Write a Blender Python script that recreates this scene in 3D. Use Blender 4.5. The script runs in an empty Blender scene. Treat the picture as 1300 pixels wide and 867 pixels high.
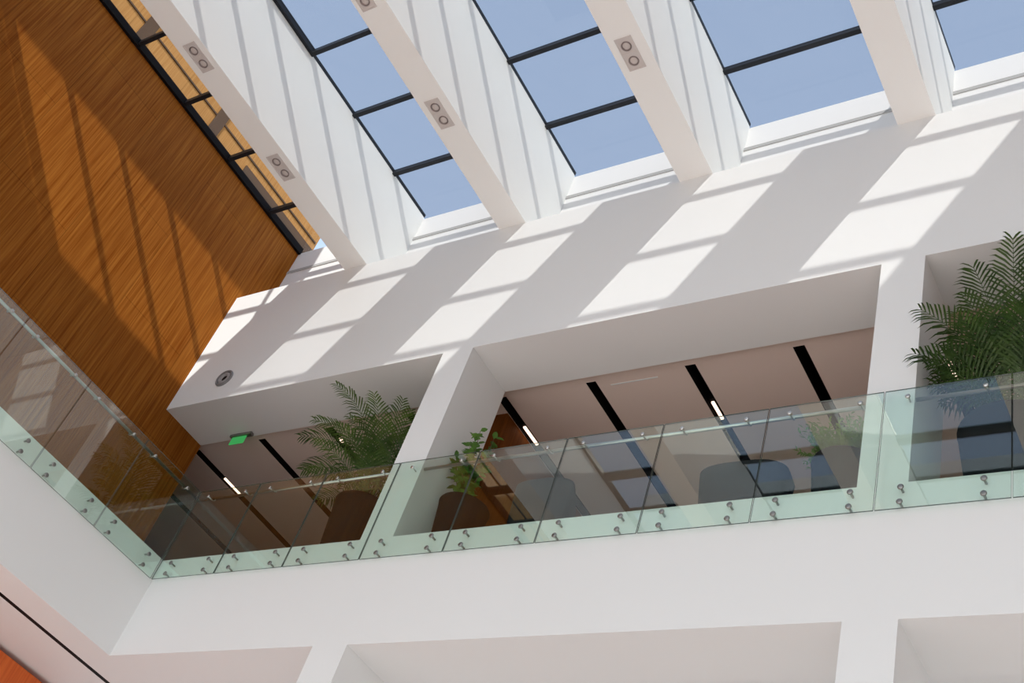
import bpy, bmesh, math, random
from mathutils import Vector, Matrix
random.seed(7)
PI = math.pi
SC = bpy.context.scene
COL = SC.collection
H0 = 1.6                      # eye height: every z below is measured from the eye and lifted by this

# ------------------------------------------------------------------ helpers
def V(x, y, z): return Vector((x, y, z + H0))

class MB:
    """collects shapes, then links them as one mesh object"""
    def __init__(self): self.bm = bmesh.new()
    def quad(self, pts, mi=0):
        f = self.bm.faces.new([self.bm.verts.new(p) for p in pts]); f.material_index = mi; return f
    def box(self, x0, x1, y0, y1, z0, z1, bev=0.0, mi=0):
        vs = [self.bm.verts.new(V(x, y, z)) for x in (x0, x1) for y in (y0, y1) for z in (z0, z1)]
        fs = []
        for q in ((0,1,3,2),(4,6,7,5),(0,4,5,1),(2,3,7,6),(0,2,6,4),(1,5,7,3)):
            f = self.bm.faces.new([vs[i] for i in q]); f.material_index = mi; fs.append(f)
        if bev > 0:
            es = list({e for f in fs for e in f.edges})
            bmesh.ops.bevel(self.bm, geom=es, offset=bev, segments=2, affect='EDGES', profile=0.6)
        return self
    def tube(self, pts, radii, n=10, cap=True):
        """sweep along world points"""
        pts = [Vector(p) for p in pts]
        if not isinstance(radii, (list, tuple)): radii = [radii]*len(pts)
        rings = []; ref = None
        for i, p in enumerate(pts):
            d = (pts[min(i+1, len(pts)-1)] - pts[max(i-1, 0)]).normalized()
            if ref is None:
                ref = Vector((0,0,1)) if abs(d.z) < .9 else Vector((1,0,0))
            u = (ref - d*ref.dot(d)).normalized(); w = d.cross(u); ref = u
            rings.append([self.bm.verts.new(p + (u*math.cos(2*PI*k/n) + w*math.sin(2*PI*k/n))*radii[i]) for k in range(n)])
        for a, b in zip(rings, rings[1:]):
            for k in range(n):
                f = self.bm.faces.new((a[k], a[(k+1)%n], b[(k+1)%n], b[k])); f.smooth = True
        if cap:
            self.bm.faces.new(rings[0][::-1]); self.bm.faces.new(rings[-1])
        return self
    def lathe(self, prof, c, axis=Vector((0,0,1)), n=32, mi=0):
        """prof: (radius, height) pairs revolved round axis at world point c"""
        axis = Vector(axis).normalized()
        u = axis.orthogonal().normalized(); w = axis.cross(u)
        rings = []
        for r, h in prof:
            if r < 1e-6: rings.append([self.bm.verts.new(Vector(c) + axis*h)])
            else: rings.append([self.bm.verts.new(Vector(c) + axis*h + (u*math.cos(2*PI*k/n) + w*math.sin(2*PI*k/n))*r) for k in range(n)])
        for a, b in zip(rings, rings[1:]):
            for k in range(n):
                k2 = (k+1) % n
                if len(a) == 1 and len(b) == 1: continue
                if len(a) == 1: f = self.bm.faces.new((a[0], b[k2], b[k]))
                elif len(b) == 1: f = self.bm.faces.new((a[k], a[k2], b[0]))
                else: f = self.bm.faces.new((a[k], a[k2], b[k2], b[k]))
                f.smooth = True; f.material_index = mi
        return self
    def build(self, name, mats, parent=None, kind=None, fixn=True):
        me = bpy.data.meshes.new(name)
        if fixn: bmesh.ops.recalc_face_normals(self.bm, faces=self.bm.faces[:])
        self.bm.to_mesh(me); self.bm.free()
        for m in (mats if isinstance(mats, (list, tuple)) else [mats]): me.materials.append(m)
        o = bpy.data.objects.new(name, me); COL.objects.link(o)
        if parent is not None:
            o.parent = parent
            o.matrix_parent_inverse = Matrix.Translation(-parent.location)
        if kind: o['kind'] = kind
        return o

def tag(o, label, cat, group=None):
    o['label'] = label; o['category'] = cat
    if group: o['group'] = group
    return o
def thing(name, label, cat, loc, group=None):
    o = bpy.data.objects.new(name, None); COL.objects.link(o)
    o.location = V(*loc); o.empty_display_size = .1
    return tag(o, label, cat, group)
def struct(name, mb, m, label=None, cat=None):
    o = mb.build(name, m, kind='structure')
    if label: tag(o, label, cat)
    return o

# ------------------------------------------------------------------ materials
def mat(name):
    m = bpy.data.materials.new(name); m.use_nodes = True
    nt = m.node_tree; nt.nodes.clear()
    return m, nt, nt.nodes.new, nt.links.new
def principled(name, col, rough=.6, metal=0.0, spec=.3, noise=0.0, nscale=3.0, bump=0.0):
    m, nt, N, L = mat(name)
    out = N('ShaderNodeOutputMaterial'); b = N('ShaderNodeBsdfPrincipled')
    b.inputs['Base Color'].default_value = (*col, 1); b.inputs['Roughness'].default_value = rough
    b.inputs['Metallic'].default_value = metal; b.inputs['Specular IOR Level'].default_value = spec
    if noise > 0:
        tc = N('ShaderNodeTexCoord'); n = N('ShaderNodeTexNoise'); n.inputs['Scale'].default_value = nscale
        n.inputs['Detail'].default_value = 5
        r = N('ShaderNodeValToRGB')
        r.color_ramp.elements[0].color = tuple(c*(1-noise) for c in col) + (1,)
        r.color_ramp.elements[1].color = tuple(min(1, c*(1+noise)) for c in col) + (1,)
        L(tc.outputs['Object'], n.inputs['Vector']); L(n.outputs['Fac'], r.inputs['Fac']); L(r.outputs['Color'], b.inputs['Base Color'])
        if bump > 0:
            bp = N('ShaderNodeBump'); bp.inputs['Strength'].default_value = bump; bp.inputs['Distance'].default_value = .01
            L(n.outputs['Fac'], bp.inputs['Height']); L(bp.outputs['Normal'], b.inputs['Normal'])
    L(b.outputs['BSDF'], out.inputs['Surface'])
    return m
def emitter(name, col, s):
    m, nt, N, L = mat(name)
    out = N('ShaderNodeOutputMaterial'); e = N('ShaderNodeEmission')
    e.inputs['Color'].default_value = (*col, 1); e.inputs['Strength'].default_value = s
    L(e.outputs['Emission'], out.inputs['Surface']); return m
def pane_glass(name, tint, ior, boost=1.0, base=0.0):
    """thin sheet: tinted see-through plus a mirror share by Fresnel"""
    m, nt, N, L = mat(name)
    out = N('ShaderNodeOutputMaterial'); t = N('ShaderNodeBsdfTransparent'); g = N('ShaderNodeBsdfGlossy')
    mx = N('ShaderNodeMixShader'); fr = N('ShaderNodeFresnel'); mu = N('ShaderNodeMath'); mu.operation = 'MULTIPLY_ADD'; mu.inputs[2].default_value = base; mu.use_clamp = True
    t.inputs['Color'].default_value = (*tint, 1); g.inputs['Roughness'].default_value = 0.0
    g.inputs['Color'].default_value = (1, 1, 1, 1)
    fr.inputs['IOR'].default_value = ior; mu.inputs[1].default_value = boost
    ge = N('ShaderNodeNewGeometry'); mi = N('ShaderNodeMapRange')   # the sheet mirrors alike from both of its sides
    mi.inputs['To Min'].default_value = ior; mi.inputs['To Max'].default_value = 1/ior
    L(ge.outputs['Backfacing'], mi.inputs['Value']); L(mi.outputs['Result'], fr.inputs['IOR'])
    L(fr.outputs['Fac'], mu.inputs[0]); L(mu.outputs['Value'], mx.inputs['Fac'])
    L(t.outputs['BSDF'], mx.inputs[1]); L(g.outputs['BSDF'], mx.inputs[2]); L(mx.outputs['Shader'], out.inputs['Surface'])
    return m
def wood(name, dark, light, panel_w=1.22, panel_h=2.6, spec=.25):
    """vertical-grain veneer boards with fine joints (board pattern in the wall's own y,z)"""
    m, nt, N, L = mat(name)
    out = N('ShaderNodeOutputMaterial'); b = N('ShaderNodeBsdfPrincipled')
    tc = N('ShaderNodeTexCoord'); mp = N('ShaderNodeMapping'); mp.inputs['Scale'].default_value = (14, 14, .55)
    n = N('ShaderNodeTexNoise'); n.inputs['Scale'].default_value = 1.6; n.inputs['Detail'].default_value = 8; n.inputs['Roughness'].default_value = .65
    mp2 = N('ShaderNodeMapping'); mp2.inputs['Scale'].default_value = (55, 55, .8)
    n2 = N('ShaderNodeTexNoise'); n2.inputs['Scale'].default_value = 1.0; n2.inputs['Detail'].default_value = 3
    L(tc.outputs['Object'], mp.inputs['Vector']); L(mp.outputs['Vector'], n.inputs['Vector'])
    L(tc.outputs['Object'], mp2.inputs['Vector']); L(mp2.outputs['Vector'], n2.inputs['Vector'])
    mixf = N('ShaderNodeMath'); mixf.operation = 'MULTIPLY_ADD'; mixf.inputs[1].default_value = .5
    h2 = N('ShaderNodeMath'); h2.operation = 'MULTIPLY'; h2.inputs[1].default_value = .5
    L(n2.outputs['Fac'], h2.inputs[0]); L(n.outputs['Fac'], mixf.inputs[0]); L(h2.outputs['Value'], mixf.inputs[2])
    r = N('ShaderNodeValToRGB'); r.color_ramp.elements[0].position = .36; r.color_ramp.elements[1].position = .64
    r.color_ramp.elements[0].color = (*dark, 1); r.color_ramp.elements[1].color = (*light, 1)
    L(mixf.outputs['Value'], r.inputs['Fac'])
    # board tone: brick texture laid in (z, y)
    sx = N('ShaderNodeSeparateXYZ'); cx = N('ShaderNodeCombineXYZ'); ad = N('ShaderNodeMath'); ad.operation = 'ADD'
    L(tc.outputs['Object'], sx.inputs['Vector']); L(sx.outputs['X'], ad.inputs[0]); L(sx.outputs['Y'], ad.inputs[1])
    L(sx.outputs['Z'], cx.inputs['X']); L(ad.outputs['Value'], cx.inputs['Y'])
    br = N('ShaderNodeTexBrick'); br.inputs['Scale'].default_value = 1.0
    br.inputs['Brick Width'].default_value = panel_h; br.inputs['Row Height'].default_value = panel_w
    br.inputs['Mortar Size'].default_value = .004; br.inputs['Mortar Smooth'].default_value = .2
    br.inputs['Color1'].default_value = (.93, .93, .93, 1); br.inputs['Color2'].default_value = (1.03, 1.03, 1.03, 1); br.inputs['Mortar'].default_value = (.6, .6, .6, 1)
    L(cx.outputs['Vector'], br.inputs['Vector'])
    mm = N('ShaderNodeMix'); mm.data_type = 'RGBA'; mm.blend_type = 'MULTIPLY'; mm.inputs['Factor'].default_value = 1
    L(r.outputs['Color'], mm.inputs['A']); L(br.outputs['Color'], mm.inputs['B'])
    L(mm.outputs['Result'], b.inputs['Base Color'])
    b.inputs['Roughness'].default_value = .42; b.inputs['Specular IOR Level'].default_value = spec
    L(b.outputs['BSDF'], out.inputs['Surface'])
    return m
def leafmat(name, c1, c2, trans=.35):
    m, nt, N, L = mat(name)
    out = N('ShaderNodeOutputMaterial'); b = N('ShaderNodeBsdfPrincipled'); tr = N('ShaderNodeBsdfTranslucent'); mx = N('ShaderNodeMixShader')
    tc = N('ShaderNodeTexCoord'); n = N('ShaderNodeTexNoise'); n.inputs['Scale'].default_value = 4; r = N('ShaderNodeValToRGB')
    r.color_ramp.elements[0].color = (*c1, 1); r.color_ramp.elements[1].color = (*c2, 1)
    r.color_ramp.elements[0].position = .35; r.color_ramp.elements[1].position = .65
    L(tc.outputs['Object'], n.inputs['Vector']); L(n.outputs['Fac'], r.inputs['Fac']); L(r.outputs['Color'], b.inputs['Base Color']); L(r.outputs['Color'], tr.inputs['Color'])
    b.inputs['Roughness'].default_value = .45; mx.inputs['Fac'].default_value = trans
    L(b.outputs['BSDF'], mx.inputs[1]); L(tr.outputs['BSDF'], mx.inputs[2]); L(mx.outputs['Shader'], out.inputs['Surface'])
    return m

M = {}
M['white']   = principled('white_paint', (.805, .825, .82), .7, spec=.15, noise=.012, nscale=.6)
M['beam']    = principled('white_roof_lining', (.90, .91, .885), .6, spec=.2)
M['curb']    = principled('white_curb_lining', (.84, .84, .83), .5, spec=.3)
M['ceil']    = principled('gallery_ceiling_paint', (.80, .67, .60), .75, spec=.15)
M['floor']   = principled('stone_floor', (.80, .695, .645), .45, noise=.08, nscale=.8)
M['gfloor']  = principled('gallery_floor', (.54, .40, .33), .4, noise=.1, nscale=1.2)
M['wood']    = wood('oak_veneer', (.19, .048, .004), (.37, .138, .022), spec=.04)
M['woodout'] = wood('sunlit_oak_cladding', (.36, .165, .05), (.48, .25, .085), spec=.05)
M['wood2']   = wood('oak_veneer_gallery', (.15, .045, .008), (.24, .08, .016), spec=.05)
M['orange']  = wood('orange_panel', (.55, .10, .02), (.72, .17, .035))
M['black']   = principled('black_slot', (.010, .008, .008), .6, spec=.05)
M['frame']   = principled('dark_glazing_bar', (.018, .020, .025), .4, spec=.2)
M['steel']   = principled('brushed_steel', (.62, .62, .60), .3, metal=1.0)
M['steeldk'] = principled('dark_steel', (.30, .30, .29), .35, metal=.9)
M['edge']    = principled('glass_edge', (.10, .13, .12), .25, spec=.5)
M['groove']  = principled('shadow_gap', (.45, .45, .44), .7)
M['sky_gl']  = pane_glass('solar_skylight_glass', (.725, .725, .725), 1.25)  # grey tint added to dim the sun through all but the first bay
M['clear_gl'] = pane_glass('clear_skylight_glass', (.985, .99, .99), 1.25)
M['glass']   = pane_glass('green_glass', (.935, 1.0, .965), 1.50, .35, .085)
M['grey']    = principled('chair_shell', (.026, .026, .028), .8, spec=.08, noise=.1, nscale=6)
M['pot']     = principled('black_pot', (.014, .014, .015), .8, spec=.06, noise=.1, nscale=3)
M['soil']    = principled('soil', (.05, .035, .025), .95, noise=.4, nscale=20, bump=.6)
M['palm']    = leafmat('palm_leaf', (.032, .080, .010), (.10, .165, .030), .28)
M['palmdk']  = leafmat('palm_leaf_dark', (.022, .058, .010), (.06, .12, .022), .22)
M['ficus']   = leafmat('ficus_leaf', (.06, .16, .03), (.17, .34, .07))
M['fern']    = leafmat('fern_leaf', (.12, .22, .04), (.26, .40, .10))
M['stem']    = principled('palm_stem', (.15, .19, .05), .6, noise=.2, nscale=8)
M['bark']    = principled('bark', (.13, .09, .05), .8, noise=.25, nscale=12)
M['plate']   = principled('lamp_plate', (.64, .60, .575), .5)
M['ring']    = principled('lamp_ring', (.26, .22, .21), .4, metal=.2)
M['lens']    = principled('lamp_lens', (.62, .57, .54), .15, spec=.6)
M['green']   = emitter('green_exit_light', (.06, .42, .11), .75)
M['strip']   = emitter('warm_strip', (1, .72, .56), 2.2)
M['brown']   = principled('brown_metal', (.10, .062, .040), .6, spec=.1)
M['screen']  = principled('roof_screen_metal', (.35, .35, .36), .5, metal=.5)

# ------------------------------------------------------------------ key measures (metres, from the eye)
ZSB, ZFL = 5.19, 6.49            # slab bottom / gallery floor
ZWB, ZWT = 9.293, 11.65          # upper wall bottom / top (= beam bottoms)
ZGL = 13.34                      # skylight glass
YF, YB, YC = 7.5, 8.29, 8.04     # wall face / back of wall band / curb face
XW, XL = -13.305, -11.438        # wood wall / left slab face
YR = -2.2                         # near end of the skylight
BEAMS = [(-11.10, -10.68), (-8.37, -7.95), (-5.70, -5.262), (-3.04, -2.625), (-.38, .035), (2.28, 2.70), (4.95, 5.37)]
COLS = [(-8.385, -7.94), (-3.045, -2.622), (2.28, 2.70)]
XR = 12.0

# ------------------------------------------------------------------ the setting
struct('floor', MB().box(-22, 16, -16, 20, -1.9, -1.6), M['floor'], 'pale pinkish stone ground floor of the atrium', 'floor')
struct('wall_back', MB().box(XW, XR, YF, YB, ZWB, ZWT), M['white'], 'long white upper wall band with slanting sun patches under the skylight', 'wall')
m = MB()
m.box(XW-.6, XR, YC, YC+.25, ZWT, ZGL-.02)
struct('wall_curb', m, M['curb'], 'white curb strip between upper wall band and skylight glass', 'wall')
struct('trim_1', MB().box(XW, XR, YC-.012, YC, 12.80, 12.86), M['groove'], 'thin grey joint line along the white skylight curb', 'trim')  # plain grey strip along the curb face
struct('trim_7', MB().box(-6.62, -6.0, 8.56, 8.575, 9.394, 9.40), M['white'], 'thin pale line in the gallery ceiling between two slots', 'trim')
# slab edge of the far gallery + its lower soffit, one band
m = MB(); m.box(XL-.53, XR, YF, 8.28, ZSB, ZFL); m.box(-20, XR, 8.28, 15, ZSB+.12, ZFL)
m.box(XL-.53, XL, -14, YF, ZSB, ZFL)
m.box(-20, XL-.53, -14, 8.28, ZSB+.06, ZFL)
m.box(-20, XL-.61, -14, 8.28, ZSB+.005, ZSB+.06)
struct('slab_gallery', m, M['white'], 'white gallery floor slab with broad edge band wrapping the inner corner', 'floor slab')
struct('trim_2', MB().box(XL-.615, XL-.525, -14, 8.279, ZSB+.003, ZSB+.058), M['black'], 'thin black slot in the soffit under the left gallery', 'trim')
# columns, both storeys
for i, (a, b) in enumerate(COLS[:2]):
    struct('column', MB().box(a, b, YF, YB, ZFL, ZWB), M['white'],
           ['white square column beside the potted palm left of centre', 'white square column at right beside the tall dark palm'][i], 'column')
for i, (a, b) in enumerate(COLS[:2]):
    struct('column', MB().box(a, b, YF, 8.27, -1.6, ZSB), M['white'],
           ['white lower column at bottom edge left of centre', 'white lower column at bottom edge on the right'][i], 'column')
# gallery shell
struct('floor_gallery', MB().box(-20, XR, YB+.02, 14.9, ZFL, ZFL+.004), M['gfloor'], 'pale brown gallery floor behind the glass', 'floor')
SLOTS = [-14.95, -13.62, -12.28, -11.0, -9.6, -8.13, -6.85, -5.55, -4.26, -2.84, -1.5, -.2]
SW = .135
ZC = 9.40
m = MB(); xs = [-20.0]
for s in SLOTS: xs += [s-SW/2, s+SW/2]
xs.append(XR)
for a, b in zip(xs[0::2], xs[1::2]): m.box(a, b, YB+.18, 15, ZC, ZC+.25)
m.box(-20, XR, YB, YB+.18, ZC, ZC+.25)
struct('ceiling', m, M['ceil'], 'shaded pinkish gallery ceiling divided by black slots', 'ceiling')
m = MB().box(-20, XR, YB+.18, 15, ZC+.25, ZC+.32)
for s in SLOTS:
    for q in (s-SW/2, s+SW/2-.012): m.box(q, q+.012, YB+.182, 15, ZC+.004, ZC+.25)
struct('trim_3', m, M['black'], 'black void showing in the gallery ceiling slots', 'trim')
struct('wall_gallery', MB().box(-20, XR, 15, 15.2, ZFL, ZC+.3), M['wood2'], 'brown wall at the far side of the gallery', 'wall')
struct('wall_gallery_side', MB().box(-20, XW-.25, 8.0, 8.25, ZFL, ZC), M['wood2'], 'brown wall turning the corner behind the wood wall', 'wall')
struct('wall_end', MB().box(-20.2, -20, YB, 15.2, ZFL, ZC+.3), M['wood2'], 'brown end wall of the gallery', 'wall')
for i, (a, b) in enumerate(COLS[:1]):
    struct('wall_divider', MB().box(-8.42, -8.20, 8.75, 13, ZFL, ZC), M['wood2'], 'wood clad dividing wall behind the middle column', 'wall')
# wood wall
struct('wall_left', MB().box(XW-.25, XW, -9, 8.30, ZSB-.05, ZGL+.0), M['wood'], 'tall orange brown wood clad wall with a slanting sun patch', 'wall')
struct('wall_lower', MB().box(-13.30, -13.03, 4.5, 8.2, -1.6, ZSB-.06), M['orange'], 'bright orange wall under the left gallery at bottom left', 'wall')
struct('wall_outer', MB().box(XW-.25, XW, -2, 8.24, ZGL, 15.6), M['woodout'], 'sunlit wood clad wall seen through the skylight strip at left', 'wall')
m = MB(); m.box(XW, XW+.03, 6.35, 8.23, ZGL, 13.60); m.box(XW, XW+.02, -2, 8.2, 13.76, 13.79); m.box(XW, XW+.02, -2, 8.2, 14.20, 14.26)  # first box: dark board standing in for shade at the wall's far end
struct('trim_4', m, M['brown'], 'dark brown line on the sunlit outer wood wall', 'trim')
for i, y in enumerate((3.80, 5.55)):  # two darker upright strips on the outer wall
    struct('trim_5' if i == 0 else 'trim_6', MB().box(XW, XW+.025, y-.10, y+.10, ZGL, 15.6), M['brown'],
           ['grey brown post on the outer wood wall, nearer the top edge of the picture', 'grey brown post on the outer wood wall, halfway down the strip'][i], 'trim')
# lower back storey
struct('wall_lower_back', MB().box(-13.0, XR, 11.5, 11.7, -1.6, ZSB+.12), M['white'], 'white wall behind the lower columns', 'wall')
# roof beyond the skylight, right wall
m = MB(); m.box(XW-2, XR, -10.5, YR, ZWT, ZGL+.06)
struct('roof', m, M['white'], 'solid white roof slab beyond the near end of the skylight', 'roof')
struct('roof_edge', MB().box(7.6, XR, YR, YC, ZGL-.1, ZGL+.3), M['white'], 'solid white roof right of the skylight', 'roof')
m = MB(); m.box(XR, XR+.3, -9, 15, 2.0, ZGL+.3)
struct('wall_right', m, M['wood'], 'wood clad upper wall on the right side of the atrium', 'wall')

struct('roof_house', MB().box(XW-2, 24, -10.5, -7.96, ZGL+.06, ZGL+6.93), M['white'], 'plant room on the solid roof behind the skylight', 'roof house')  # added out of view to end the sun patch on the wood wall
# ------------------------------------------------------------------ roof beams
BL = ['white roof beam next to the orange wood wall, leftmost of the four', 'white roof beam second from the wood wall',
      'white roof beam third from the wood wall', 'white roof beam fourth from the wood wall, near the top right corner']
for i, (a, b) in enumerate(BEAMS):
    o = MB().box(a, b, YR, YC, ZWT, ZGL+.028, bev=.004).build('roof_beam', M['beam'], kind='structure')
    tag(o, BL[i] if i < 4 else 'white roof beam outside the right edge of the picture', 'beam', 'roof beams')

# ------------------------------------------------------------------ skylight windows
BARS = [7.15, 6.04, 4.94, 3.84, 2.74, 1.64, .45, -.56, -1.66]
edges = [(XW, BEAMS[0][0])] + [(BEAMS[i][1], BEAMS[i+1][0]) for i in range(len(BEAMS)-1)] + [(BEAMS[-1][1], 7.7)]
WL = ['narrow skylight bay beside the wood wall with orange wood showing behind', 'blue skylight bay first from the wood wall with four panes in view',
      'blue skylight bay between the second and third beams', 'blue skylight bay between the third and fourth beams', 'blue skylight bay in the top right corner']
for i, (a, b) in enumerate(edges):
    w = thing('window_%d' % (i+1), WL[i] if i < 5 else 'skylight bay outside the right edge of the picture', 'skylight', ((a+b)/2, 4, ZGL))
    w['kind'] = 'structure'
    MB().box(a-.02, b+.02, YR-.02, YC+.05, ZGL+.03, ZGL+.042).build('pane', M['clear_gl' if i == 0 else 'sky_gl'], w)
    for y in BARS:
        hw = .08 if y == .45 else .033
        MB().box(a-.01, b+.01, y-hw, y+hw, ZGL-.02, ZGL+.07, bev=.004).build('glazing_bar', M['frame'], w)
    if i == 0:
        MB().box(a, a+.055, YR, YC-.002, ZGL-.05, ZGL+.08).build('side_frame', M['black'], w)
        MB().box(b-.07, b+.01, YR, YC-.002, ZGL-.02, ZGL+.08).build('side_frame', M['black'], w)
    else:
        if i == 1: MB().box(a-.01, a+.055, YR, 4.94, ZGL-.019, ZGL+.08).build('side_frame', M['frame'], w)
        MB().box(a-.03, a+.004, YR, YC, ZGL+.012, ZGL+.08).build('side_frame', M['frame'], w)
        MB().box(b-.05, b+.01, YR, YC-.002, ZGL-.019, ZGL+.08).build('side_frame', M['frame'], w)

# unseen screen added on the first beam to shade the top of the wood wall
t = thing('roof_screen', 'metal plant screen standing on the roof above the first beam', 'screen', (-10.9, -1, ZGL+.1))
MB().box(-10.93, -10.87, -8, 4.2, ZGL+2.62, ZGL+4.05).build('screen_panel', M['screen'], t)
for y in (-7.8, -4.7, 4.1):
    MB().box(-10.93, -10.87, y-.04, y+.04, ZGL-.02, ZGL+2.7).build('post', M['screen'], t)

# ------------------------------------------------------------------ balustrades
GT, GB = 7.475, 6.175
def glass_panel(name, label, axis, a, b, fixed, group):
    """axis x: sheet in plane y=fixed from x=a..b; axis y: sheet in plane x=fixed"""
    g = .006; th = .013
    if axis == 'x': box = (a+g, b-g, fixed, fixed+th); loc = ((a+b)/2, fixed, GB)
    else:           box = (fixed-th, fixed, a+g, b-g); loc = (fixed, (a+b)/2, GB)
    t = thing(name, label, 'glass panel', loc, group)
    m = MB(); m.box(*box, GB, GT)
    o = m.build('glass_pane', [M['glass'], M['edge']], t)
    for p in o.data.polygons:
        n = p.normal
        big = abs(n.y) if axis == 'x' else abs(n.x)
        p.material_index = 0 if big > .9 else 1
    L = b-a
    for s in (.195, .805):
        q = a + L*s
        for z in (6.385, 6.235):
            m = MB()
            if axis == 'x': c = V(q, fixed-.022, z); ax = Vector((0, 1, 0)); back = YF-(fixed-.022)
            else:           c = V(fixed+.022, q, z); ax = Vector((-1, 0, 0)); back = (fixed+.022)-XL
            m.lathe([(0, .008), (.018, .008), (.026, .012), (.026, .021), (.008, .0212), (.008, .036), (.010, .0365), (.010, back), (0, back)], c, ax, 20)
            m.build('standoff_bolt', M['steeldk'], t)
        z = 7.375
        m = MB()
        if axis == 'x':
            c = V(q, fixed-.016, z); ax = Vector((0, 1, 0))
            m.lathe([(0, 0), (.018, 0), (.022, .004), (.022, .014), (0, .015)], c, ax, 16)
            m.tube([V(q, fixed, z), V(q, fixed+.08, z), V(q, fixed+.108, z+.02), V(q, fixed+.11, z+.05)], .008, 8)
        else:
            c = V(fixed+.016, q, z); ax = Vector((-1, 0, 0))
            m.lathe([(0, 0), (.018, 0), (.022, .004), (.022, .014), (0, .015)], c, ax, 16)
            m.tube([V(fixed, q, z), V(fixed-.08, q, z), V(fixed-.108, q, z+.02), V(fixed-.11, q, z+.05)], .008, 8)
        m.build('rail_bracket', M['steel'], t)
    return t
FS = [-11.375, -10.342, -9.295, -8.213, -7.142, -6.068, -4.987, -3.918, -2.861, -1.812, -.76]
FLBL = ['glass balustrade panel on the far gallery, first right of the inner corner', 'glass balustrade panel on the far gallery, second right of the inner corner',
        'glass balustrade panel in front of the black pot and palm left of the middle column', 'glass balustrade panel crossing the middle column with the leafy shrub behind',
        'glass balustrade panel just right of the small leafy shrub', 'glass balustrade panel in front of the gap right of the first dark chair',
        'glass balustrade panel left of the wide rounded dark chair', 'glass balustrade panel in front of the feathery plant by the right column',
        'glass balustrade panel just right of the right column', 'glass balustrade panel at the right edge of the picture']
for i, (a, b) in enumerate(zip(FS, FS[1:])):
    glass_panel('balustrade_panel', FLBL[i], 'x', a, b, 7.432, 'glass panels of the far balustrade')
LS = [7.43, 6.427, 5.398, 4.37, 3.34]
LLBL = ['glass balustrade panel on the left gallery, touching the inner corner', 'glass balustrade panel on the left gallery, second from the inner corner',
        'glass balustrade panel on the left gallery, third from the corner, mirroring sun patches', 'glass balustrade panel on the left gallery, at the left edge of the picture']
for i, (b, a) in enumerate(zip(LS, LS[1:])):
    glass_panel('balustrade_panel', LLBL[i], 'y', a, b, -11.372, 'glass panels of the left balustrade')
def rail(label, p, q):
    o = MB().tube([V(*p), V(*q)], .019, 14).build('handrail', M['steel'])
    return tag(o, label, 'handrail', 'steel handrails behind the glass')
ZR = 7.435
t = MB().tube([V(-11.487, 1.5, ZR), V(-11.487, 7.545, ZR)], .019, 14).build('handrail', M['steel'])
tag(t, 'steel handrail behind the glass of the left gallery', 'handrail', 'steel handrails behind the glass')
rail('steel handrail from the inner corner to the middle column', (-11.487, 7.545, ZR), (-8.385, 7.545, ZR))
rail('steel handrail between the middle column and the right column', (-7.94, 7.545, ZR), (-3.045, 7.545, ZR))
rail('steel handrail right of the right column', (-2.622, 7.545, ZR), (1.2, 7.545, ZR))

# ------------------------------------------------------------------ recessed twin lamps in the beams
def twin(x, y, label):
    t = thing('twin_spotlight', label, 'spotlight', (x, y, ZWT), 'recessed twin spotlights in the beams')
    z = ZWT
    m = MB()
    m.box(x-.105, x+.105, y-.215, y-.20, z-.010, z); m.box(x-.105, x+.105, y+.20, y+.215, z-.010, z)
    m.box(x-.105, x-.095, y-.20, y+.20, z-.010, z); m.box(x+.095, x+.105, y-.20, y+.20, z-.010, z)
    m.box(x-.095, x+.095, y-.012, y+.012, z-.008, z)
    m.box(x-.095, x+.095, y-.20, y+.20, z-.003, z)
    m.build('frame', M['plate'], t)
    for s in (-1, 1):
        c = V(x, y+s*.1, z-.003)
        r = MB().lathe([(.062, 0), (.062, .012), (.054, .016), (.046, .006), (.044, 0)], c, Vector((0, 0, -1)), 28).build('lamp_ring', M['ring'], t)
        MB().lathe([(.044, .001), (.034, .006), (.014, .010), (0, .011)], c, Vector((0, 0, -1)), 24).build('lens', M['lens'], r)
twin(-10.875, 3.80, 'recessed twin spotlight in the leftmost beam, upper of its two')
twin(-10.885, 5.63, 'recessed twin spotlight in the leftmost beam, lower of its two')
twin(-8.17, 5.62, 'recessed twin spotlight halfway along the second beam')
twin(-8.20, 3.85, 'recessed twin spotlight in the second beam, cut by the top edge')
twin(-5.50, 5.66, 'recessed twin spotlight in the third beam')

# round nozzle in the white wall
c = V(-12.385, YF, 9.71)
t = thing('air_nozzle', 'round grey nozzle set in the white wall near the wood wall', 'air nozzle', (-12.385, YF, 9.71))
MB().lathe([(.150, -.012), (.150, .018), (.135, .030), (.118, .026), (.112, 0)], c, Vector((0, -1, 0)), 40).build('rim', principled('nozzle_rim', (.20, .20, .20), .4), t)
MB().lathe([(.112, .001), (.10, .022), (.075, .030), (.055, .016), (.05, .002)], c, Vector((0, -1, 0)), 40).build('dish', principled('nozzle_dish', (.33, .32, .32), .5), t)
MB().lathe([(.05, .0022), (.03, .004), (0, .004)], c, Vector((0, -1, 0)), 32).build('opening', M['black'], t)

# exit sign under the soffit
t = thing('exit_sign', 'green exit sign hanging from the soffit near the wood wall', 'exit sign', (-12.40, 8.22, ZWB))
MB().box(-12.60, -12.18, 8.185, 8.255, ZWB-.045, ZWB, bev=.01).build('housing', M['steeldk'], t)
MB().box(-12.56, -12.28, 8.212, 8.228, ZWB-.175, ZWB-.045, bev=.003).build('sign_plate', M['green'], t)

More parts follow.
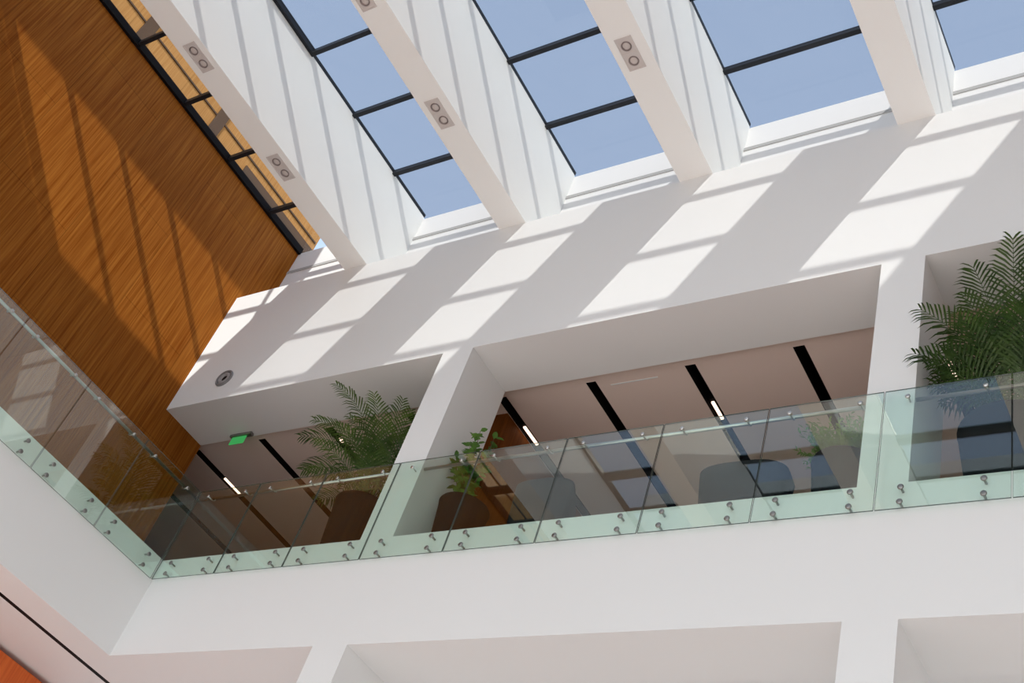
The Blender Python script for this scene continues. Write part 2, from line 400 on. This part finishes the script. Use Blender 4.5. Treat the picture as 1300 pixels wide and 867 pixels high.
# strip lamps in ceiling slots
SL = [(-13.62, 9.15, 9.55, 'small lit strip lamp in the ceiling slot beside the wood wall'),
      (-11.0, 8.72, 8.80, 'tiny lit lamp glinting behind the palm fronds'),
      (-8.13, 9.05, 9.40, 'lit strip lamp in the ceiling slot just right of the middle column'),
      (-5.55, 9.12, 9.42, 'lit strip lamp in the ceiling slot halfway between the two columns'),
      (-2.84, 9.0, 9.40, 'lit strip lamp in the ceiling slot just right of the right column')]
for x, y0, y1, lb in SL:
    t = thing('strip_lamp', lb, 'lamp', (x, (y0+y1)/2, ZC+.05), 'strip lamps in the ceiling slots')
    MB().box(x-.03, x+.03, y0-.04, y1+.04, ZC+.03, ZC+.25).build('housing', M['black'], t)
    MB().box(x-.012, x+.022, y0, y1, ZC+.008, ZC+.03).build('diffuser', M['strip'], t)

# ------------------------------------------------------------------ plants
def pot(t, x, y, r0, r1, h, m_='pot'):
    z = ZFL
    MB().lathe([(0, 0), (r0*.96, 0), (r0, .015), (r1, h-.03), (r1+.008, h-.012), (r1+.002, h), (r1-.03, h), (r1-.035, h-.06), (0, h-.06)], V(x, y, z), n=40).build('pot', M[m_], t)
    MB().lathe([(0, .02), (r1*.6, .012), (r1-.036, 0)], V(x, y, z+h-.059), n=28).build('soil', M['soil'], t)
SOLID = [(-8.385, -7.94, YF, YB, 0, 20), (-3.045, -2.622, YF, YB, 0, 20), (-30, 20, YF, 20, ZWB-.03, 20), (-30, 20, 7.38, 7.48, 0, 7.50), (-30, 20, 7.50, 7.58, 7.38, 7.49)]
def blocked(p, e=.03):
    z = p.z - H0
    return any(a-e < p.x < b+e and c-e < p.y < d+e and f-e < z < g+e for a, b, c, d, f, g in SOLID)
def frond(m, base, az, tilt, length, droop, leaf, rnd, width=.0095):
    """arching rachis with paired slender leaflets; kept clear of walls, column and glass"""
    n = 16
    for attempt in range(14):
        pts = [Vector(base)]
        for i in range(n):
            a = tilt - droop*((i/(n-1))**1.5)
            pts.append(pts[-1] + Vector((math.cos(az)*math.cos(a), math.sin(az)*math.cos(a), math.sin(a)))*length/n)
        if not any(blocked(p) for p in pts[1:]): break
        length *= .92
    m.tube(pts, [max(.0022, .0085*(1-i/(n+1))) for i in range(n+1)], 5)
    side = Vector((-math.sin(az), math.cos(az), 0))
    nleaf = max(8, int(length*.8/.040))
    for k in range(nleaf):
        s = .2 + .8*k/(nleaf-1); f = s*n; i = min(int(f), n-1)
        p = pts[i].lerp(pts[i+1], f-i); d = (pts[i+1]-pts[i]).normalized(); up = side.cross(d)
        if up.z < 0: up = -up
        prof = min(1, .35 + 2.2*(s-.2)) if s < .5 else 1 - .72*((s-.5)/.5)**1.4
        for sg in (-1, 1):
            ll = leaf*1.22*prof*rnd.uniform(.88, 1.1)
            fw = .45 + .75*s
            ld = (d*fw*rnd.uniform(.85, 1.1) + side*sg*1.0 + up*rnd.uniform(.15, .42)).normalized()
            w = (d - ld*d.dot(ld)).normalized()*width*rnd.uniform(.85, 1.15)
            for cut in range(4):
                p1 = p + ld*ll*.35; p2 = p + ld*ll*.72 + Vector((0, 0, -.13*ll)); p3 = p + ld*ll*.96 + Vector((0, 0, -.40*ll))
                if not (blocked(p2, .005) or blocked(p3, .005)): break
                ll *= .6
            v = [m.bm.verts.new(q) for q in (p - w*.4, p + w*.4, p1 + w, p1 - w, p2 + w*.8, p2 - w*.8, p3)]
            m.bm.faces.new((v[0], v[1], v[2], v[3])); m.bm.faces.new((v[3], v[2], v[4], v[5])); m.bm.faces.new((v[5], v[4], v[6]))
def palm(label, x, y, h_pot, r_pot, specs, stems, mkey, seed):
    rnd = random.Random(seed)
    t = thing('potted_palm', label, 'potted palm', (x, y, ZFL))
    pot(t, x, y, r_pot*.78, r_pot, h_pot)
    zb = ZFL + h_pot - .05
    for k in range(stems):
        a = 2*PI*k/stems + .4; r = r_pot*.42
        p0 = V(x+math.cos(a)*r*.7, y+math.sin(a)*r*.7, zb)
        p1 = p0 + Vector((math.cos(a)*.05, math.sin(a)*.05, rnd.uniform(.45, .65)))
        MB().tube([p0, p0.lerp(p1, .5)+Vector((.01, 0, 0)), p1], [.022, .018, .012], 8).build('stem', M['stem'], t)
    for (az, tilt, ln, dr, z0, lf) in specs:
        m = MB()
        a = math.radians(az)
        base = V(x+math.cos(a)*r_pot*.3, y+math.sin(a)*r_pot*.3, zb+z0)
        # petiole from the pot up to the frond's start
        m.tube([V(x+math.cos(a)*r_pot*.2, y+math.sin(a)*r_pot*.2, zb), base], .009, 5, cap=False)
        frond(m, base, a, math.radians(tilt), ln, math.radians(dr), lf, rnd)
        m.build('frond', M[mkey], t, fixn=False)
    return t
rnd = random.Random(3)
# (azimuth, tilt, length, droop, start height, leaflet length)
specsA = [(252, 78, 1.42, 78, .30, .30), (205, 64, 1.40, 78, .25, .34), (186, 50, 1.30, 64, .22, .34), (224, 70, 1.25, 76, .25, .32), (160, 60, 1.10, 74, .25, .30),
          (285, 74, 1.15, 62, .30, .32), (310, 74, 1.15, 62, .30, .32), (335, 70, 1.05, 60, .25, .30), (20, 68, 1.05, 60, .25, .30), (75, 72, 1.1, 60, .25, .30),
          (120, 70, 1.05, 64, .25, .30), (265, 58, .95, 70, .2, .30), (200, 50, .95, 60, .1, .28), (235, 58, .95, 64, .1, .28), (300, 58, .85, 62, .05, .28),
          (0, 80, 1.1, 48, .20, .30), (350, 56, .8, 60, .05, .26), (280, 84, 1.0, 54, .1, .30), (178, 40, .85, 50, .05, .28), (262, 80, .9, 60, .0, .28),
          (300, 82, .95, 60, .15, .30), (330, 80, .95, 60, .15, .30), (30, 80, .95, 60, .1, .28), (245, 84, 1.05, 66, .2, .30), (290, 70, .75, 70, 0, .26), (320, 84, 1.1, 58, .25, .30), (200, 76, .8, 70, 0, .26)]
palm('feathery green palm in a black pot left of the middle column', -9.14, 8.05, .93, .36, specsA, 6, 'palm', 11)
specsB = [(205, 80, .90, 62, .1, .36), (230, 82, .95, 60, .2, .36), (255, 76, .95, 66, .1, .36), (285, 82, 1.0, 60, .2, .36), (315, 78, 1.0, 60, .1, .36), (180, 76, .85, 66, .1, .34), (345, 80, .95, 60, .1, .34),
          (212, 62, 1.13, 74, .3, .36), (200, 50, 1.01, 68, .3, .34), (228, 70, 1.18, 66, .3, .36), (282, 80, 1.47, 48, .4, .40), (300, 72, 1.43, 58, .4, .40), (262, 72, 1.22, 62, .4, .38),
          (186, 68, 1.01, 70, .3, .34), (170, 60, 1.04, 64, .3, .34), (320, 66, 1.34, 64, .3, .38), (345, 70, 1.26, 58, .4, .38), (20, 70, 1.09, 68, .3, .36), (60, 76, 1.18, 58, .3, .36), (95, 72, 1.01, 68, .3, .34),
          (125, 76, 1.09, 64, .3, .34), (150, 70, 1.01, 68, .3, .34), (225, 52, 0.95, 64, .15, .34), (255, 58, 1.04, 64, .15, .34), (290, 56, 1.04, 64, .15, .34), (325, 56, 1.04, 64, .15, .34), (195, 78, 1.01, 58, .15, .34),
          (245, 84, 1.22, 52, .2, .36), (272, 66, 1.01, 64, .1, .34), (305, 84, 1.18, 48, .3, .36), (210, 72, 0.95, 60, 0, .32), (240, 66, 0.90, 60, 0, .32), (270, 80, 0.85, 54, 0, .32), (300, 70, 0.85, 54, 0, .32)]
palm('large dark green palm at the right edge, spilling past the right column', -1.92, 8.0, .80, .46, specsB, 8, 'palmdk', 23)

def leaf_blade(m, p, d, ln, wd, rnd):
    if blocked(p + d*ln, .01) or blocked(p, .01): return
    s = d.cross(Vector((rnd.uniform(-.4, .4), rnd.uniform(-.4, .4), 1))).normalized()*wd
    a = p + d*ln*.35; b = p + d*ln*.7 + Vector((0, 0, -.06*ln)); c = p + d*ln + Vector((0, 0, -.2*ln))
    v = [m.bm.verts.new(q) for q in (p, a+s, b+s*.75, c, b-s*.75, a-s)]
    m.bm.faces.new((v[0], v[1], v[5])); m.bm.faces.new((v[1], v[2], v[4], v[5])); m.bm.faces.new((v[2], v[3], v[4]))
# small leafy shrub right of the middle column
x, y = -7.62, 8.02
t = thing('potted_ficus', 'small bright leafy shrub in a black pot right of the middle column', 'potted plant', (x, y, ZFL))
pot(t, x, y, .21, .285, .74)
rnd = random.Random(5)
fol = MB(); stm = MB()
for k in range(9):
    a = rnd.uniform(0, 2*PI); p0 = V(x+.05*math.cos(a), y+.05*math.sin(a), ZFL+.68)
    top = V(x+rnd.uniform(-.24, .14), y+rnd.uniform(-.24, .06), ZFL+rnd.uniform(1.15, 1.80))
    mid = p0.lerp(top, .5) + Vector((rnd.uniform(-.04, .04), rnd.uniform(-.04, .04), .03))
    stm.tube([p0, mid, top], [.009, .006, .003], 6)
    for j in range(30):
        s = .2 + .8*j/29
        q = p0.lerp(mid, s*2) if s < .5 else mid.lerp(top, s*2-1)
        a2 = rnd.uniform(0, 2*PI)
        leaf_blade(fol, q, Vector((math.cos(a2), math.sin(a2), rnd.uniform(-.2, .6))).normalized(), rnd.uniform(.09, .14), rnd.uniform(.024, .034), rnd)
stm.build('stem', M['bark'], t); fol.build('foliage', M['ficus'], t, fixn=False)
# feathery plant by the right column
x, y = -3.36, 7.98
t = thing('potted_fern', 'feathery light green plant in a dark pot beside the right column', 'potted plant', (x, y, ZFL))
pot(t, x, y, .24, .30, .66)
rnd = random.Random(9); fol = MB()
for k in range(300):
    a = rnd.uniform(0, 2*PI); el = math.radians(rnd.uniform(40, 89)); ln = rnd.uniform(.28, .55)
    p0 = V(x+.1*math.cos(a), y+.1*math.sin(a), ZFL+.60)
    d = Vector((math.cos(a)*math.cos(el), math.sin(a)*math.cos(el), math.sin(el)))
    while ln > .1 and blocked(p0 + d*ln + Vector((0, 0, -.16*ln)), .02): ln *= .8
    pts = [p0 + d*ln*s + Vector((0, 0, -.16*s*s*ln)) for s in (0, .33, .66, 1)]
    fol.tube(pts, [.003, .003, .0025, .001], 3, cap=False)
    for j in range(12):
        s = .3 + .7*j/11; q = p0 + d*ln*s + Vector((0, 0, -.16*s*s*ln))
        a2 = rnd.uniform(0, 2*PI)
        leaf_blade(fol, q, (d*.6 + Vector((math.cos(a2), math.sin(a2), rnd.uniform(-.2, .4)))).normalized(), rnd.uniform(.045, .075), .0085, rnd)
fol.build('foliage', M['fern'], t, fixn=False)

# ------------------------------------------------------------------ tub chairs behind the glass
def tub_chair(x, y, w, h, label, rot=0.0):
    """chair with its rounded back turned to the glass"""
    t = thing('tub_chair', label, 'chair', (x, y, ZFL), 'dark tub chairs behind the glass')
    R = w/2
    m = MB(); n = 28; th = .05
    outer = []; inner = []
    for k in range(n+1):
        a = PI + PI*k/n           # half ring round the -y side
        u = abs(k/n*2-1)
        top = h if u < .7 else h - (h-.60)*((u-.7)/.3)**2
        for lst, rr in ((outer, R), (inner, R-th)):
            ca, sa = math.cos(a), math.sin(a)
            px, py = math.copysign(abs(ca)**.6, ca)*rr, -(abs(sa)**.6)*rr*.72
            lst.append((V(x+px*.90, y+py*.90, ZFL+.30), V(x+px, y+py, ZFL+top)))
    vo = [[m.bm.verts.new(p) for p in q] for q in outer]; vi = [[m.bm.verts.new(p) for p in q] for q in inner]
    for k in range(n):
        m.bm.faces.new((vo[k][0], vo[k+1][0], vo[k+1][1], vo[k][1])).smooth = True
        m.bm.faces.new((vi[k][0], vi[k][1], vi[k+1][1], vi[k+1][0])).smooth = True
        m.bm.faces.new((vo[k][1], vo[k+1][1], vi[k+1][1], vi[k][1])); m.bm.faces.new((vo[k][0], vi[k][0], vi[k+1][0], vo[k+1][0]))
    for e in (0, n): m.bm.faces.new((vo[e][0], vo[e][1], vi[e][1], vi[e][0]))
    m.build('backrest', M['grey'], t)
    MB().box(x-R*.82, x+R*.82, y-R*.5, y+R*.62, ZFL+.30, ZFL+.44, bev=.035).build('seat', M['grey'], t)
    for sx in (-1, 1):
        for sy in (-1, 1):
            MB().tube([V(x+sx*R*.62, y+sy*R*.45, ZFL+.32), V(x+sx*R*.72, y+sy*R*.52, ZFL)], [.02, .013], 10).build('leg', M['steeldk'], t)
    return t
tub_chair(-4.33, 8.10, .92, .70, 'wide rounded dark chair back behind the glass left of the feathery plant')
tub_chair(-6.62, 8.15, .76, .90, 'tall dark chair back behind the glass right of the leafy shrub')

# ------------------------------------------------------------------ light
w = bpy.data.worlds.new('sky'); SC.world = w; w.use_nodes = True
nt = w.node_tree; nt.nodes.clear(); N = nt.nodes.new; L = nt.links.new
out = N('ShaderNodeOutputWorld'); bg = N('ShaderNodeBackground'); tc = N('ShaderNodeTexCoord'); sp = N('ShaderNodeSeparateXYZ'); r = N('ShaderNodeValToRGB')
mr = N('ShaderNodeMapRange'); mr.inputs['From Min'].default_value = -1; mr.inputs['From Max'].default_value = 1
L(tc.outputs['Generated'], sp.inputs['Vector']); L(sp.outputs['Z'], mr.inputs['Value']); L(mr.outputs['Result'], r.inputs['Fac'])
cr = r.color_ramp
cr.elements[0].position = 0; cr.elements[0].color = (.50, .42, .38, 1)
cr.elements[1].position = 1; cr.elements[1].color = (.59, .785, 1.14, 1)
for p, c in ((.48, (.58, .56, .54, 1)), (.51, (1.95, 2.16, 2.28, 1)), (.66, (1.85, 2.07, 2.22, 1)), (.78, (.665, .86, 1.215, 1))):
    e = cr.elements.new(p); e.color = c
L(r.outputs['Color'], bg.inputs['Color']); bg.inputs['Strength'].default_value = 1.0; L(bg.outputs['Background'], out.inputs['Surface'])
sd = bpy.data.lights.new('sun', 'SUN'); sd.energy = 4.05; sd.angle = math.radians(.6); sd.color = (1, .97, .92)
so = bpy.data.objects.new('sun', sd); COL.objects.link(so)
so.rotation_euler = Vector((-.585, 1.2, -1)).to_track_quat('-Z', 'Y').to_euler()
so.location = (6, -12, 26)

# ------------------------------------------------------------------ camera
RW = [[0.83357378, -0.16816855, -0.52618826], [0.4784092, 0.69600853, 0.53544073], [0.27618723, -0.69806266, 0.66062784]]
cd = bpy.data.cameras.new('camera'); cam = bpy.data.objects.new('camera', cd); COL.objects.link(cam)
cd.sensor_width = 36; cd.sensor_fit = 'HORIZONTAL'; cd.lens = 1525/1300*36; cd.clip_start = .05; cd.clip_end = 500
mx = Matrix.Identity(4)
for i in range(3):
    mx[i][0] = RW[i][0]; mx[i][1] = -RW[i][1]; mx[i][2] = -RW[i][2]
mx[2][3] = H0
cam.matrix_world = mx
SC.camera = cam
vs = SC.view_settings
SC.display_settings.display_device = 'sRGB'
vs.view_transform = 'Standard'; vs.look = 'None'; vs.gamma = 1.0; vs.use_curve_mapping = False; vs.exposure = 0.02
SC.cycles.transparent_max_bounces = 24
SC.cycles.max_bounces = 14; SC.cycles.diffuse_bounces = 8; SC.cycles.glossy_bounces = 6
